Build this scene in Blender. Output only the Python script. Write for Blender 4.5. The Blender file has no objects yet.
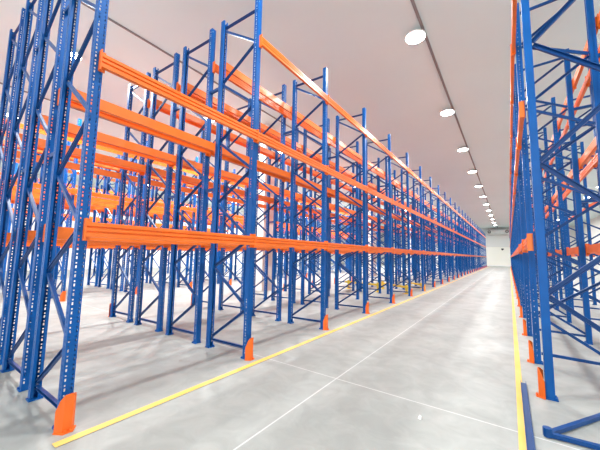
import bpy, bmesh, math, random
from mathutils import Vector, Matrix
random.seed(4)
S = 1.6                      # one layout unit (the camera height) in metres
COL = bpy.context.scene.collection

# ------------------------------------------------------------------ layout (units of S)
BAY, Y0 = 1.4285, 0.666
DEP = 0.56                  # frame depth, upright centre to upright centre
UW, UD = 0.057, 0.052        # upright: width along the aisle, depth
TOP = 3.76
LEVELS = (1.128, 2.205, 3.263)
BH, BT = 0.09, 0.032        # beam height, thickness
CEIL = 4.75
FARY, LEFTX, RIGHTX, BACKY = 43.8, -19.0, 6.4, -5.0

# ------------------------------------------------------------------ materials
def srgb(r, g, b):
    f = lambda c: (c / 255 / 12.92) if c / 255 <= .04045 else ((c / 255 + .055) / 1.055) ** 2.4
    return (f(r), f(g), f(b), 1)

def new_mat(name):
    m = bpy.data.materials.new(name); m.use_nodes = True
    nt = m.node_tree
    return m, nt, nt.nodes['Principled BSDF']

def paint(name, col, rough=.35, var=.12, scale=3.0, metal=0.0, spec=.5):
    """painted steel: colour broken up a little by two noises"""
    m, nt, b = new_mat(name)
    tc = nt.nodes.new('ShaderNodeTexCoord')
    n = nt.nodes.new('ShaderNodeTexNoise'); n.inputs['Scale'].default_value = scale; n.inputs['Detail'].default_value = 4
    r = nt.nodes.new('ShaderNodeValToRGB')
    c = Vector(col[:3])
    r.color_ramp.elements[0].position = .3; r.color_ramp.elements[0].color = (*(c * (1 - var)), 1)
    r.color_ramp.elements[1].position = .7; r.color_ramp.elements[1].color = (*(c * (1 + var)), 1)
    nt.links.new(tc.outputs['Object'], n.inputs['Vector']); nt.links.new(n.outputs['Fac'], r.inputs['Fac'])
    nt.links.new(r.outputs['Color'], b.inputs['Base Color'])
    b.inputs['Roughness'].default_value = rough; b.inputs['Metallic'].default_value = metal
    b.inputs['Specular IOR Level'].default_value = spec
    return m

M = {}
M['blue'] = paint('blue_powder_coat', srgb(0, 86, 160), .4, spec=.3)
M['brace'] = paint('blue_brace_coat_shaded', srgb(0, 68, 132), .36, spec=.35)  # deeper than the upright blue: shade on the braces put into the colour
M['orange'] = paint('orange_powder_coat', srgb(246, 118, 34), .36, .08)
M['guard'] = paint('orange_guard_coat', srgb(242, 110, 28), .5, .06)
M['guard_yellow'] = paint('yellow_guard_coat', srgb(250, 168, 40), .5, .06)
M['yellow'] = paint('yellow_steel_coat', srgb(240, 205, 60), .5, .08)
M['plate'] = paint('zinc_plate', srgb(200, 180, 170), .45, .1, 9)
M['white'] = paint('white_enamel', srgb(240, 240, 238), .5, .03)
M['column'] = paint('white_plaster', srgb(232, 230, 224), .8, .03)
M['dark'] = paint('dark_steel', srgb(60, 58, 58), .5, .1)
M['seam'] = paint('grey_joint_strip', srgb(140, 134, 134), .7, .05)
M['ceiling'] = paint('ceiling_panel', srgb(220, 238, 239), .5, .02, .3)
M['paper'] = paint('white_paper', srgb(245, 245, 242), .8, .03)

def emis(name, strength):
    m, nt, b = new_mat(name)
    b.inputs['Base Color'].default_value = (1, 1, 1, 1)
    b.inputs['Emission Color'].default_value = (1, .985, .965, 1)
    b.inputs['Emission Strength'].default_value = strength
    return m
M['lens'] = emis('lamp_lens', 28)

def floor_mat():
    m, nt, b = new_mat('polished_concrete')
    N, L = nt.nodes, nt.links
    tc = N.new('ShaderNodeTexCoord')
    def noise(scale, detail, rough=.55, dist=0):
        n = N.new('ShaderNodeTexNoise'); n.inputs['Scale'].default_value = scale
        n.inputs['Detail'].default_value = detail; n.inputs['Roughness'].default_value = rough
        n.inputs['Distortion'].default_value = dist
        L.new(tc.outputs['Object'], n.inputs['Vector']); return n
    def ramp(n, p0, c0, p1, c1):
        r = N.new('ShaderNodeValToRGB')
        r.color_ramp.elements[0].position = p0; r.color_ramp.elements[0].color = c0
        r.color_ramp.elements[1].position = p1; r.color_ramp.elements[1].color = c1
        L.new(n.outputs['Fac'], r.inputs['Fac']); return r
    a = ramp(noise(.55, 8, .62, .6), .3, srgb(162, 164, 160), .72, srgb(180, 182, 177))
    c = ramp(noise(3.2, 6, .6, 1.0), .38, srgb(206, 206, 206), .66, srgb(255, 255, 255))
    mx = N.new('ShaderNodeMixRGB'); mx.blend_type = 'MULTIPLY'; mx.inputs['Fac'].default_value = .38
    L.new(a.outputs['Color'], mx.inputs['Color1']); L.new(c.outputs['Color'], mx.inputs['Color2'])
    # saw-cut joints: pale filler lines on a grid
    sep = N.new('ShaderNodeSeparateXYZ'); L.new(tc.outputs['Object'], sep.inputs['Vector'])
    def lines(out, off, period, half):
        s = N.new('ShaderNodeMath'); s.operation = 'SUBTRACT'; L.new(out, s.inputs[0]); s.inputs[1].default_value = off
        w = N.new('ShaderNodeMath'); w.operation = 'PINGPONG'; L.new(s.outputs[0], w.inputs[0]); w.inputs[1].default_value = period / 2
        t = N.new('ShaderNodeMath'); t.operation = 'LESS_THAN'; L.new(w.outputs[0], t.inputs[0]); t.inputs[1].default_value = half
        return t
    jx = lines(sep.outputs['X'], -1.19 * S, 5.6 * S, .008); jy = lines(sep.outputs['Y'], 2.215 * S, 5.6 * S, .008)
    mxj = N.new('ShaderNodeMath'); mxj.operation = 'MAXIMUM'; L.new(jx.outputs[0], mxj.inputs[0]); L.new(jy.outputs[0], mxj.inputs[1])
    sc = N.new('ShaderNodeMath'); sc.operation = 'MULTIPLY'; L.new(mxj.outputs[0], sc.inputs[0]); sc.inputs[1].default_value = .4
    mj = N.new('ShaderNodeMixRGB'); L.new(sc.outputs[0], mj.inputs['Fac'])
    L.new(mx.outputs['Color'], mj.inputs['Color1']); mj.inputs['Color2'].default_value = srgb(246, 246, 244)
    L.new(mj.outputs['Color'], b.inputs['Base Color'])
    rr = ramp(noise(1.3, 5), .3, (.40, .40, .40, 1), .75, (.58, .58, .58, 1))
    L.new(rr.outputs['Color'], b.inputs['Roughness'])
    b.inputs['Specular IOR Level'].default_value = .25
    return m
M['floor'] = floor_mat()

def band_wall(name, low, high, z):
    """insulated wall panels: paler below a joint, greyer above it, faint vertical joints"""
    m, nt, b = new_mat(name); N, L = nt.nodes, nt.links
    tc = N.new('ShaderNodeTexCoord'); sep = N.new('ShaderNodeSeparateXYZ'); L.new(tc.outputs['Object'], sep.inputs['Vector'])
    g = N.new('ShaderNodeMath'); g.operation = 'GREATER_THAN'; g.inputs[1].default_value = z * S; L.new(sep.outputs['Z'], g.inputs[0])
    mx = N.new('ShaderNodeMixRGB'); L.new(g.outputs[0], mx.inputs['Fac'])
    mx.inputs['Color1'].default_value = low; mx.inputs['Color2'].default_value = high
    n = N.new('ShaderNodeTexNoise'); n.inputs['Scale'].default_value = .6; L.new(tc.outputs['Object'], n.inputs['Vector'])
    m2 = N.new('ShaderNodeMixRGB'); m2.blend_type = 'MULTIPLY'; m2.inputs['Fac'].default_value = .05
    L.new(mx.outputs['Color'], m2.inputs['Color1']); L.new(n.outputs['Color'], m2.inputs['Color2'])
    L.new(m2.outputs['Color'], b.inputs['Base Color']); b.inputs['Roughness'].default_value = .6
    return m
M['wall_far'] = band_wall('end_wall_panel', srgb(255, 252, 242), srgb(232, 231, 228), 2.36)
M['wall_side'] = band_wall('side_wall_panel', srgb(250, 249, 246), srgb(240, 238, 235), 2.36)

def tape_mat():
    m, nt, b = new_mat('worn_yellow_paint'); N, L = nt.nodes, nt.links
    tc = N.new('ShaderNodeTexCoord'); n = N.new('ShaderNodeTexNoise'); n.inputs['Scale'].default_value = 2.2; n.inputs['Detail'].default_value = 7
    r = N.new('ShaderNodeValToRGB')
    r.color_ramp.elements[0].position = .25; r.color_ramp.elements[0].color = srgb(248, 205, 118)
    r.color_ramp.elements[1].position = .7; r.color_ramp.elements[1].color = srgb(246, 194, 80)
    L.new(tc.outputs['Object'], n.inputs['Vector']); L.new(n.outputs['Fac'], r.inputs['Fac']); L.new(r.outputs['Color'], b.inputs['Base Color'])
    b.inputs['Roughness'].default_value = .6
    return m
M['tape'] = tape_mat()

# ------------------------------------------------------------------ mesh helpers (layout units in, metres out)
class MB:
    def __init__(self): self.v, self.f = [], []
    def add(self, vs, fs):
        o = len(self.v); self.v += [Vector(p) for p in vs]; self.f += [tuple(i + o for i in f) for f in fs]; return self
    def box(self, c, s, rot=None):
        cx, cy, cz = c; a, b, d = (x / 2 for x in s)
        vs = [Vector((x, y, z)) for x in (-a, a) for y in (-b, b) for z in (-d, d)]
        if rot: vs = [rot @ p for p in vs]
        return self.add([p + Vector(c) for p in vs], [(0, 1, 3, 2), (4, 6, 7, 5), (0, 4, 5, 1), (2, 3, 7, 6), (0, 2, 6, 4), (1, 5, 7, 3)])
    def prism(self, prof, p0, p1, u, w, caps=True):
        """closed profile [(a,b)] in the axes u,w swept from p0 to p1"""
        p0, p1, u, w = map(Vector, (p0, p1, u, w)); n = len(prof)
        vs = [p + u * a + w * b for p in (p0, p1) for a, b in prof]
        fs = [(i, (i + 1) % n, n + (i + 1) % n, n + i) for i in range(n)]
        if caps: fs += [tuple(range(n))[::-1], tuple(range(n, 2 * n))]
        return self.add(vs, fs)
    def cyl(self, c, r0, r1, z0, z1, n=16, cap0=True, cap1=True):
        vs = [(c[0] + r * math.cos(t * 2 * math.pi / n), c[1] + r * math.sin(t * 2 * math.pi / n), z) for r, z in ((r0, z0), (r1, z1)) for t in range(n)]
        fs = [(i, (i + 1) % n, n + (i + 1) % n, n + i) for i in range(n)]
        if cap0: fs.append(tuple(range(n))[::-1])
        if cap1: fs.append(tuple(range(n, 2 * n)))
        return self.add(vs, fs)
    def join(self, other, off=(0, 0, 0)):
        return self.add([p + Vector(off) for p in other.v], other.f)
    def mesh(self, name, m, fix=True):
        me = bpy.data.meshes.new(name); me.from_pydata([tuple(p * S) for p in self.v], [], self.f); me.materials.append(m)
        if fix:
            bm = bmesh.new(); bm.from_mesh(me); bmesh.ops.recalc_face_normals(bm, faces=bm.faces); bm.to_mesh(me); bm.free()
        return me

def link(name, data, parent=None, loc=(0, 0, 0), rz=0):
    o = bpy.data.objects.new(name, data); COL.objects.link(o); o.parent = parent
    o.location = Vector(loc) * S; o.rotation_euler = (0, 0, rz)
    return o
def tag(o, label, cat, group=None, kind=None):
    o['label'] = label; o['category'] = cat
    if group: o['group'] = group
    o['kind'] = kind or 'thing'
    assert 4 <= len(label.split()) <= 16, (len(label.split()), label)
    return o
def structure(name, mb, m):
    o = link(name, mb.mesh(name, m)); o['kind'] = 'structure'; return o
def copy_tree(root):
    r = root.copy(); COL.objects.link(r)
    for ch in list(root.children):
        c = ch.copy(); COL.objects.link(c); c.parent = r
        for g in list(ch.children):
            d = g.copy(); COL.objects.link(d); d.parent = c
    return r

# ------------------------------------------------------------------ camera (solved from the photograph)
F, PITCH, YAW, ROLL = 292.09, .101, .6199, .0179
cy, sy, cp, sp = math.cos(YAW), math.sin(YAW), math.cos(PITCH), math.sin(PITCH)
fw = Vector((-sy * cp, cy * cp, sp)); rt = Vector((cy, sy, 0)); up = rt.cross(fw)
rt, up = rt * math.cos(ROLL) + up * math.sin(ROLL), up * math.cos(ROLL) - rt * math.sin(ROLL)
cam = bpy.data.cameras.new('camera'); cam.sensor_width = 36; cam.lens = F / 600 * 36; cam.clip_start = .05; cam.clip_end = 500
co = bpy.data.objects.new('camera', cam); COL.objects.link(co)
co.matrix_world = Matrix(((rt.x, up.x, -fw.x, 0), (rt.y, up.y, -fw.y, 0), (rt.z, up.z, -fw.z, S), (0, 0, 0, 1)))
bpy.context.scene.camera = co
def proj(p):
    d = Vector(p) - Vector((0, 0, 1)); Z = d.dot(fw)
    return None if Z < .15 else (300 + F * d.dot(rt) / Z, 225 - F * d.dot(up) / Z, Z)

# ------------------------------------------------------------------ setting
structure('floor', MB().box(((LEFTX + RIGHTX) / 2, (BACKY + FARY) / 2, -.05), (RIGHTX - LEFTX, FARY - BACKY, .1)), M['floor']).location = (0, 0, 0)
structure('ceiling', MB().box(((LEFTX + RIGHTX) / 2, (BACKY + FARY) / 2, CEIL + .05), (RIGHTX - LEFTX, FARY - BACKY, .1)), M['ceiling'])
structure('wall_far', MB().box(((LEFTX + RIGHTX) / 2, FARY + .05, CEIL / 2), (RIGHTX - LEFTX + .4, .1, CEIL)), M['wall_far'])
structure('wall_left', MB().box((LEFTX - .05, (BACKY + FARY) / 2, CEIL / 2), (.1, FARY - BACKY, CEIL)), M['wall_side'])
structure('wall_right', MB().box((RIGHTX + .05, (BACKY + FARY) / 2, CEIL / 2), (.1, FARY - BACKY, CEIL)), M['wall_side'])
structure('baseboard_far', MB().box(((LEFTX + RIGHTX) / 2, FARY - .03, .07), (RIGHTX - LEFTX, .06, .14)), M['wall_side'])
for k, x in enumerate((-.99, -5.1, -9.2, -13.4)):
    structure('trim_%d' % (k + 1), MB().box((x, (BACKY + FARY) / 2, CEIL - .012), (.04 if k == 0 else .026, FARY - BACKY, .024)), M['seam'])

def line(label, x, y0, y1, w, x1=None):
    x1 = x if x1 is None else x1
    mb = MB().add([(x - w / 2, y0, .003), (x + w / 2, y0, .003), (x1 + w / 2, y1, .003), (x1 - w / 2, y1, .003)], [(0, 1, 2, 3)])
    tag(link('floor_line', mb.mesh('floor_line', M['tape'])), label, 'floor marking', 'yellow floor lines')
line('long yellow floor line along the feet of the long rack block', -1.945, .585, FARY - 2.5, .052, -1.86)
line('pale yellow floor line along the rack across the aisle', .018, 1.2, FARY - 2.5, .042, .09)

# ------------------------------------------------------------------ rack parts (local: +x faces the aisle, origin at the foot of the frame)
def upright_mb(side, holes=True, flange_holes=True):
    """perforated open channel: web outside, flanges, lips; side=+1 front upright, -1 rear upright"""
    mb = MB(); X = lambda d: side * (DEP / 2 + UD / 2 - d)     # d = depth behind the web
    w = UW / 2
    def sheet(pts0, pts1, cols):
        """sheet between two vertical edges (plan points), cols = [(t0,t1,holed)]"""
        P = lambda t: (pts0[0] + (pts1[0] - pts0[0]) * t, pts0[1] + (pts1[1] - pts0[1]) * t)
        for t0, t1, holed in cols:
            a, b = P(t0), P(t1)
            def q(z0, z1): mb.add([(*a, z0), (*b, z0), (*b, z1), (*a, z1)], [(0, 1, 2, 3)])
            if not holed or not holes: q(.006, TOP)
            else:
                q(.006, .05); z, k = .05, 0                  # long and short slots in turn
                while z + .027 < TOP - .02:
                    q(z + (.016, .008)[k % 2], z + .0265); z += .0265; k += 1
                q(z, TOP)
    A, B = (X(0), -w), (X(0), w)
    sheet(A, B, [(0, .14, 0), (.14, .27, 1), (.27, .73, 0), (.73, .86, 1), (.86, 1, 0)])
    for s in (-1, 1):
        C, D = (X(0), s * w), (X(UD), s * w)
        sheet(C, D, [(0, .38, 0), (.38, .54, 1), (.54, 1, 0)] if flange_holes else [(0, 1, 0)])
        sheet(D, (X(UD), s * (w - .018)), [(0, 1, 0)])
    return mb
def plate_mb(side):
    x = side * (DEP / 2 - .008)
    mb = MB().box((x, 0, .004), (.07, .076, .008))
    for a, b in ((-.022, -.032), (-.022, .032)): mb.cyl((x + side * a, b), .008, .008, .008, .018, 6)
    return mb
def brace_mb(p0, p1, h=.025, t=.02, turn=False):
    """channel bar in the frame's plane from p0 to p1 given as (x,z)"""
    a, b = Vector((p0[0], 0, p0[1])), Vector((p1[0], 0, p1[1])); d = (b - a).normalized()
    n = Vector((-d.z, 0, d.x)); th = .004
    prof = [(-h/2, -t/2), (h/2, -t/2), (h/2, t/2), (h/2-th, t/2), (h/2-th, -t/2+th), (-h/2+th, -t/2+th), (-h/2+th, t/2), (-h/2, t/2)]
    return MB().prism(prof, a, b, n, (0, -1 if turn else 1, 0))
FX, RX = DEP / 2 - .03, -DEP / 2 + .03
ZIG = [(RX, .10), (FX, .463), (RX, .847), (FX, 1.15), (RX, 1.545), (FX, 1.87), (RX, 2.26), (FX, 2.575), (RX, 2.965), (FX, 3.275), (RX, 3.64)]
def braces_list(zig, top, bottom):
    out = [((RX, .085), (FX, .095))] if bottom else []
    for (a, za), (b, zb) in zip(zig, zig[1:]):
        g = .022 if zb > za else -.022
        out.append(((a, za + g * .6), (b, zb - g * .6)))
    out.append(((RX, top), (FX, top - .015)))
    return out
BR = braces_list(ZIG, 3.665, True)
ZIG1 = [(RX, .33), (FX, .735), (RX, 1.22), (FX, 1.745), (RX, 2.25), (FX, 2.735), (RX, 3.22), (FX, 3.6)]
BR1 = braces_list(ZIG1, 3.7, False)
def spacer_mb(z):
    x0 = -DEP / 2 - UD / 2; x1 = x0 - (.22 - UD) + .001
    return MB().box(((x0 + x1) / 2, 0, z), (abs(x1 - x0), .03, .03))

ME = {}
for s, n in ((1, 'f'), (-1, 'r')):
    ME['up' + n] = upright_mb(s).mesh('upright', M['blue'], False)
    ME['uq' + n] = upright_mb(s, True, False).mesh('upright', M['blue'], False)
    ME['pl' + n] = plate_mb(s).mesh('base_plate', M['blue'])
ME['br'] = [brace_mb(a, b, turn=(b[0] > a[0])).mesh('brace', M['brace']) for a, b in BR]
ME['br1'] = [brace_mb(a, b, .034, .024).mesh('brace', M['brace']) for a, b in BR1]
ME['sp'] = [spacer_mb(z).mesh('row_spacer', M['brace']) for z in (1.72, 2.93)]
def far_frame():
    mb = MB()
    for s in (1, -1): mb.join(upright_mb(s, False)).join(plate_mb(s))
    for a, b in BR: mb.join(brace_mb(a, b))
    return mb.mesh('upright_frame', M['blue'], False)
ME['far'] = far_frame()

def make_frame(spacers, br='br'):
    r = bpy.data.objects.new('upright_frame', None); COL.objects.link(r); r.empty_display_size = .2
    for n in 'fr': link('upright', ME[('up' if br == 'br' else 'uq') + n], r); link('base_plate', ME['pl' + n], r)
    for me in ME[br]: link('brace', me, r)
    if spacers:
        for me in ME['sp']: link('row_spacer', me, r)
    return r
ORD = 'first second third fourth fifth sixth seventh eighth ninth tenth eleventh twelfth thirteenth fourteenth fifteenth sixteenth seventeenth eighteenth nineteenth twentieth'.split()
ORD += ['twenty-' + o for o in ORD[:9]] + ['thirtieth', 'thirty-first', 'thirty-second']

proto = {}
def frame(front_x, y, label, group, detail, spacers=False, flip=False, br='br'):
    """front_x = centre of the aisle-side upright"""
    if detail:
        k = (spacers, br)
        if k not in proto: proto[k] = make_frame(*k); o = proto[k]
        else: o = copy_tree(proto[k])
    else: o = link('upright_frame', ME['far'])
    s = -1 if flip else 1
    o.location = Vector((front_x - s * DEP / 2, y, 0)) * S; o.rotation_euler = (0, 0, math.pi if flip else 0)
    return tag(o, label, 'rack frame', group)

# column guards (local: +x faces the aisle, origin at the upright's foot on its aisle face)
def guard_mb(m=1):
    """bent steel guard: flat nose, two wings swept back to the upright, cut down towards their ends"""
    h, t = .2, .006
    P = [(.003, -.05, h * .58), (.022, -.037, h * .86), (.038, -.021, h), (.038, .021, h), (.022, .035, h * .97), (.003, .044, h * .88)]
    I = [(.003, -.044), (.018, -.032), (.032, -.018), (.032, .018), (.018, .030), (.003, .038)]
    P = [(x, m * y, z) for x, y, z in P]; I = [(x, m * y) for x, y in I]
    n = len(P); vs = []
    for (x, y, z), (u, v) in zip(P, I): vs += [(x, y, .006), (x, y, z), (u, v, z), (u, v, .006)]
    fs = []
    for i in range(n - 1):
        for k in range(4): fs.append((i * 4 + k, i * 4 + (k + 1) % 4, i * 4 + 4 + (k + 1) % 4, i * 4 + 4 + k))
    fs += [(0, 1, 2, 3), (n * 4 - 1, n * 4 - 2, n * 4 - 3, n * 4 - 4)]
    mb = MB().add(vs, fs)
    mb.prism([(.003, -.054), (.03, -.04), (.056, -.024), (.056, .024), (.03, .04), (.003, .054)], (0, 0, 0), (0, 0, .006), (1, 0, 0), (0, 1, 0))
    for s in (-1, 1): mb.cyl((.047, s * .012), .006, .006, .006, .016, 6)
    return mb
ME['guard'] = guard_mb().mesh('column_guard', M['guard'])
ME['guard_m'] = guard_mb(-1).mesh('column_guard', M['guard'])
ME['guard_y'] = guard_mb().mesh('column_guard', M['guard_yellow'])
def guard(x, y, face, label, group, m='guard'):
    o = link('column_guard', ME[m], None, (x, y, 0), 0 if face > 0 else math.pi)
    return tag(o, label, 'column guard', group)

# ------------------------------------------------------------------ beams
def beam_profile():
    h, t, g = BH / 2, BT / 2, .010
    outer = [(t, -h), (t, -h * .46), (t - g, -h * .36), (t - g, -h * .28), (t, -h * .18), (t, h * .20), (t - g, h * .30), (t - g, h * .38), (t, h * .48), (t, h * .94), (t - .004, h)]
    return outer + [(-t, h), (-t, -h)]
def beam_mb(L):
    """box beam along +y, origin at its centre, outer face towards +x"""
    return MB().prism(beam_profile(), (0, -L / 2 + .006, 0), (0, L / 2 - .006, 0), (1, 0, 0), (0, 0, 1))
def conn_mb(L, s):
    y = s * (L / 2 - .019); h = BH / 2 + .022
    mb = MB().box((-BT / 2 + .001, y, 0), (.008, .036, 2 * h))
    mb.box((0, s * (L / 2 - .004), 0), (BT + .006, .006, 2 * h))
    for z in (-h * .78, h * .78): mb.cyl((0, 0), .001, .001, 0, .001, 3) if False else mb.box((-BT / 2 + .007, y, z), (.008, .014, .018))
    return mb
BEAMS = []        # (x, y centre, z, outward sign, length, label, group)
def beam(x, ya, yb, z, out, label, group): BEAMS.append((x, (ya + yb) / 2, z, out, yb - ya, label, group))
LV = ('lowest', 'middle', 'top')
BOFF = UD / 2 + BT / 2 + .0031

def block(fronts, ys, names, block_name, detail_to, guards, skip_top_first, where, detail_rows=99):
    """rows of frames one behind the other; fronts = x of each row's aisle-side upright"""
    for r, (fx, rn) in enumerate(zip(fronts, names)):
        for i, y in enumerate(ys):
            frame(fx, y, 'tall blue rack frame, %s from the near end, %s row of %s' % (ORD[i], rn, block_name),
                  'upright frames of ' + block_name, i < detail_to and r < detail_rows, spacers=(r < len(fronts) - 1), flip=False)
        for i in range(len(ys) - 1):
            for li, z in enumerate(LEVELS):
                if li == 2 and i == 0 and skip_top_first: continue
                for out, side in ((1, 'front'), (-1, 'rear')):
                    x = fx + BOFF if out > 0 else fx - DEP - BOFF
                    beam(x, ys[i], ys[i + 1], z, out, 'orange %s beam, %s side, %s bay from near end, %s row of %s' % (LV[li], side, ORD[i], rn, block_name),
                         'orange beams of ' + block_name)

NB = 28
YS = [Y0 + BAY * i for i in range(NB)]
# evenly spaced rows so that one spacer fits every gap
G1 = [-2.10 - i * (DEP + .22) for i in range(4)]
block(G1, YS, ('aisle-front', 'second', 'third', 'back'), 'the long block', 8, True, True, 'long')
for i, y in enumerate(YS):
    guard(G1[0] + UD / 2 + .001, y, 1, '%s column guard, %s from the near end, aisle-front row of the long block' % ('yellow-orange' if i == 6 else 'orange', ORD[i]),
          'column guards of the long block', 'guard_y' if i == 6 else 'guard')
    if i < 14: guard(G1[3] - DEP - UD / 2 - .001, y, -1, 'orange column guard behind the %s frame, back row of the long block' % ORD[i], 'guards behind the long block')

# the second block across the next aisle
X2 = -7.25
G2 = [X2 - i * (DEP + .22) for i in range(4)]
Y2 = [Y0 + BAY * i for i in range(-1, 14)]
block(G2, Y2, ('near', 'second', 'third', 'far'), 'the block behind', 6, True, False, 'second', 2)
for i, y in enumerate(Y2):
    guard(G2[0] + UD / 2 + .001, y, 1, 'orange column guard, %s from the near end, near row of the block behind' % ORD[i], 'column guards of the block behind')
# a third block further off
G3 = [-12.45 - i * (DEP + .22) for i in range(2)]
Y3 = [Y0 + BAY * i for i in range(-1, 8)]
block(G3, Y3, ('near', 'second'), 'the third block', 0, True, False, 'third', 0)

# the rack across the aisle (its frames face the other way)
XR = .178
YR = [2.87, 3.74] + [4.965 + BAY * i for i in range(NB - 3)]
XRS = [.200, .184] + [XR] * (NB - 3)
for r, rn in enumerate(('aisle-front', 'second')):
    for i, (x, y) in enumerate(zip(XRS, YR)):
        fx = x + r * (DEP + .22)
        frame(fx, y, 'tall blue rack frame, %s from the near end, %s row across the aisle' % (ORD[i], rn), 'upright frames across the aisle',
              i < 9, spacers=(r == 0), flip=True, br='br1' if i == 0 else 'br')
        if r == 0: guard(fx - UD / 2 - .001, y, -1, 'orange column guard, %s from the near end, rack across the aisle' % ORD[i], 'column guards across the aisle', 'guard_m')
    for i in range(len(YR) - 1):
        for li, z in enumerate(LEVELS):
            for out, side in ((-1, 'front'), (1, 'rear')):
                bx = (min if out < 0 else max)(XRS[i], XRS[i + 1]) + r * (DEP + .22) + (-BOFF if out < 0 else DEP + BOFF)
                beam(bx, YR[i], YR[i + 1], z, out, 'orange %s beam, %s side, %s bay from near end, %s row across the aisle' % (LV[li], side, ORD[i], rn), 'orange beams across the aisle')

# rank the beams by how large they show; 300 become single things, the rest one mass
def shown(b):
    x, yc, z, out, L, *_ = b
    n, tot = 12, 0
    prev = None
    for k in range(n + 1):
        p = proj((x, yc - L / 2 + L * k / n, z))
        if p and prev:
            m = ((p[0] + prev[0]) / 2, (p[1] + prev[1]) / 2)
            if 0 <= m[0] <= 600 and 0 <= m[1] <= 450: tot += math.hypot(p[0] - prev[0], p[1] - prev[1]) * F * BH / p[2]
        prev = p
    depth_pen = 1.0
    if x < -6: depth_pen = .35
    elif x < -3: depth_pen = .6
    return tot * depth_pen
ranked = sorted(BEAMS, key=shown, reverse=True)
bproto = {}
rest = MB()
for k, (x, y, z, out, L, label, group) in enumerate(ranked):
    if k < 296 or shown(ranked[k]) == 0:
        key = round(L, 3)
        if key not in bproto:
            o = link('box_beam', beam_mb(L).mesh('box_beam', M['orange']))
            for s in (-1, 1): link('end_connector', conn_mb(L, s).mesh('end_connector', M['orange']), o)
            bproto[key] = o
        else: o = copy_tree(bproto[key])
        o.location = Vector((x, y, z)) * S; o.rotation_euler = (0, 0, 0 if out > 0 else math.pi)
        tag(o, label, 'rack beam', group)
    else:
        mb = MB()
        mb.prism(beam_profile() if out > 0 else [(-a, b) for a, b in beam_profile()], (x, y - L / 2 + .002, z), (x, y + L / 2 - .002, z), (1, 0, 0), (0, 0, 1))
        rest.join(mb)
if rest.v:
    tag(link('distant_beams', rest.mesh('distant_beams', M['orange'])), 'remaining small orange beams far back in the rack blocks', 'rack beams', None, 'stuff')

# ------------------------------------------------------------------ things on the floor, some added as stand-ins
def angled(p0, p1, z, h, t, m):  # bar lying flat
    a, b = Vector((*p0, z)), Vector((*p1, z)); d = (b - a).normalized(); n = Vector((-d.y, d.x, 0))
    return MB().prism([(-h/2, -t/2), (h/2, -t/2), (h/2, t/2), (-h/2, t/2)], a, b, n, (0, 0, 1))
r = link('stand_in_brace_pair', None, None, (.135, 2.26, 0))  # added pair, stands in for bottom braces of a frame whose upright is missing
tag(r, 'blue V on the floor standing in for the bottom frame braces', 'stand-in braces')
for e in ((.72, 3.16), (.76, 2.30)):
    link('brace', angled((0, 0), (e[0] - .135, e[1] - 2.26), .016, .026, .022, None).mesh('brace', M['brace']), r)
link('bolt', MB().cyl((0, 0), .022, .022, .004, .05, 10).mesh('bolt', M['brace']), r)

def floor_strip():  # added strip in place of the lower part of a rack upright
    L = 2.1; y1 = 3.06; w = .018
    mb = MB()
    mb.prism([(-w, 0), (w, 0), (w, .02), (w - .003, .02), (w - .003, .003), (-w + .003, .003), (-w + .003, .02), (-w, .02)], (.05, y1, .004), (.05, y1 - L, .004), (1, 0, 0), (0, 0, 1))
    return mb
tag(link('stand_in_strip', floor_strip().mesh('stand_in_strip', M['brace'])), 'slim blue strip by the pale yellow line, standing in for an upright', 'steel strip')

bm = MB()
pts = [(random.uniform(.6, 1) * .015 * math.cos(t), random.uniform(.6, 1) * .015 * math.sin(t)) for t in [k * math.pi / 4 for k in range(8)]]
n = len(pts)
vs = [(x, y, .001) for x, y in pts] + [(x * .7 + random.uniform(-.004, .004), y * .7, .012 + random.uniform(0, .012)) for x, y in pts] + [(0, 0, .02)]
fs = [tuple(range(n))[::-1]] + [(i, (i + 1) % n, n + (i + 1) % n, n + i) for i in range(n)] + [(n + i, n + (i + 1) % n, 2 * n) for i in range(n)]
bm.add(vs, fs)
tag(link('paper_scrap', bm.mesh('paper_scrap', M['paper']), None, (-.493, 2.007, 0)), 'small white crumpled scrap on the aisle floor', 'litter')

def rail(p0, p1, z, label):
    a, b = Vector((*p0, 0)), Vector((*p1, 0)); d = b - a; L = d.length; rz = math.atan2(d.y, d.x)
    r = link('guard_rail', None, None, (a + b) / 2, rz); tag(r, label, 'guard rail', 'yellow low guard rails')
    link('rail', MB().box((0, 0, z), (L, .05, .05)).mesh('rail', M['yellow']), r)
    for s in (-1, 1):
        x = s * (L / 2 - .12)
        p = link('post', MB().box((x, 0, z / 2 + .03), (.05, .045, z + .06)).mesh('post', M['yellow']), r)
        link('foot', MB().box((x, 0, .006), (.13, .11, .012)).mesh('foot', M['yellow']), p)
rail((-4.12, 8.22), (-2.9, 8.0), .2, 'low yellow guard rail in the sixth bay, deepest of the three rails')
rail((-3.3, 9.0), (-2.2, 8.15), .17, 'low yellow guard rail slanting to the seventh aisle-front guard, sixth bay')
rail((-2.85, 10.45), (-2.2, 9.75), .12, 'low yellow guard rail in the seventh bay behind the yellow-orange guard')

# white building columns in the second aisle
for k, (y, lab) in enumerate(((6.2, 'white square building column behind the long block, nearest of the columns'),
                              (14.2, 'white square building column far behind the long block, second from near'),
                              (22.2, 'white square building column far behind the long block, third from near'))):
    r = link('building_column', None, None, (-5.76, y, 0)); tag(r, lab, 'column', 'white columns behind the long block')
    link('shaft', MB().box((0, 0, CEIL / 2 - .01), (.5, .44, CEIL - .02)).mesh('shaft', M['column']), r)
    link('plinth', MB().box((0, 0, .05), (.56, .5, .1)).mesh('plinth', M['column']), r)

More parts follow.
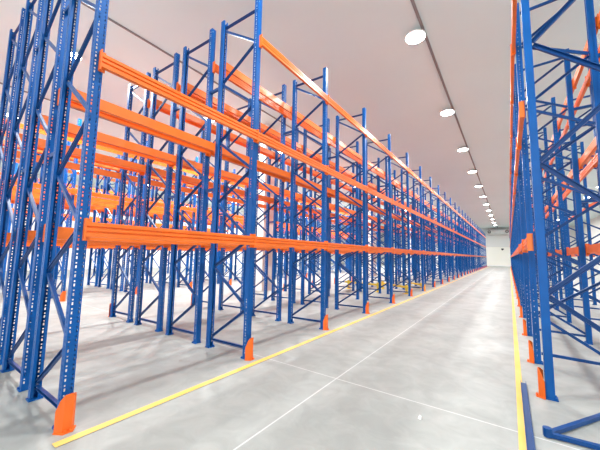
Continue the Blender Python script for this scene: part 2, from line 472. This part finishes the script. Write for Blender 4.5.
# ------------------------------------------------------------------ end wall fittings
r = link('air_cooler', None, None, (-.95, FARY - .55, 4.2)); tag(r, 'white ceiling air cooler with dark fans at the end wall', 'air cooler')
link('housing', MB().box((0, .05, .02), (2.3, .7, .42)).mesh('housing', M['white']), r)
link('drip_tray', MB().prism([(-.42, -.22), (.42, -.22), (.36, -.30), (-.36, -.30)], (-1.2, 0, 0), (1.2, 0, 0), (0, 1, 0), (0, 0, 1)).mesh('drip_tray', M['white']), r)
for x in (-.9, .9):
    n = 20; mb = MB()
    ring = lambda rr, y: [(x + rr * math.cos(t * 2 * math.pi / n), y, .02 + rr * math.sin(t * 2 * math.pi / n)) for t in range(n)]
    vs = ring(.19, -.30) + ring(.17, -.40)
    mb.add(vs, [(i, (i + 1) % n, n + (i + 1) % n, n + i) for i in range(n)] + [tuple(range(n, 2 * n))])
    f = link('fan', mb.mesh('fan', M['dark']), r)
    hub = MB()
    for k in range(5): hub.box((x, -.405, .02), (.02, .008, .33), Matrix.Rotation(k * math.pi / 5, 3, 'Y'))
    link('fan_guard', hub.mesh('fan_guard', M['white']), f)
for x in (-1, 1): link('hanger', MB().box((x, 0, .39), (.03, .03, .33)).mesh('hanger', M['plate']), r)
r = link('wall_fitting', None, None, (-.6, FARY, 2.08)); tag(r, 'small dark fitting high on the pale end wall', 'wall fitting')
link('bracket', MB().box((0, -.028, 0), (.12, .06, .2)).mesh('bracket', M['dark']), r)
link('head', MB().box((0, -.13, .03), (.26, .16, .14)).mesh('head', M['dark']), r)

# ------------------------------------------------------------------ ceiling lamps
LP = 90.0
lens = MB().cyl((0, 0), .15, .15, -.105, -.10, 20).mesh('lens', M['lens'])  # lens drawn oversize, the glow around the lamp put into its width
hous = MB().cyl((0, 0), .16, .16, -.10, -.075, 20).cyl((0, 0), .09, .07, -.075, -.02, 20).cyl((0, 0), .02, .02, -.02, 0, 8).mesh('lamp_housing', M['white'])
lamp_proto = None
la = bpy.data.lights.new('lamp_light', 'AREA'); la.shape = 'DISK'; la.size = .26 * S; la.energy = LP * S * S; la.color = (.965, .985, .985); la.spread = math.radians(175)
lb = la.copy(); lb.energy *= 2.5
ROWN = ('over the wide aisle', 'over the second aisle', 'over the third aisle', 'by the far side wall', 'over the rack across the aisle')
for r_, (x, k0, k1) in enumerate(((-1.115, -1, 12), (-6.54, -1, 12), (-10.95, -1, 8), (-16.0, 0, 7), (3.9, -1, 12))):
    for q, k in enumerate(range(k0, k1)):
        y = 4.79 + 3.1275 * k
        if lamp_proto is None:
            o = link('ceiling_lamp', hous); link('lens', lens, o); lamp_proto = o
        else: o = copy_tree(lamp_proto)
        o.location = Vector((x, y, CEIL)) * S
        tag(o, 'round white glowing ceiling lamp, %s from the near end, %s' % (ORD[q], ROWN[r_]), 'ceiling lamp', 'ceiling lamps ' + ROWN[r_])
        lo = bpy.data.objects.new('lamp_light', lb if r_ in (1, 2) else la); COL.objects.link(lo); lo.location = Vector((x, y, CEIL - .112)) * S

# ------------------------------------------------------------------ added fill light from the world, entering where no back wall stands
w = bpy.data.worlds.new('world'); bpy.context.scene.world = w; w.use_nodes = True
w.node_tree.nodes['Background'].inputs['Color'].default_value = (1, .985, 1, 1)
w.node_tree.nodes['Background'].inputs['Strength'].default_value = 2.4
sc = bpy.context.scene
sc.view_settings.view_transform = 'Standard'; sc.view_settings.look = 'None'; sc.view_settings.exposure = 0.0
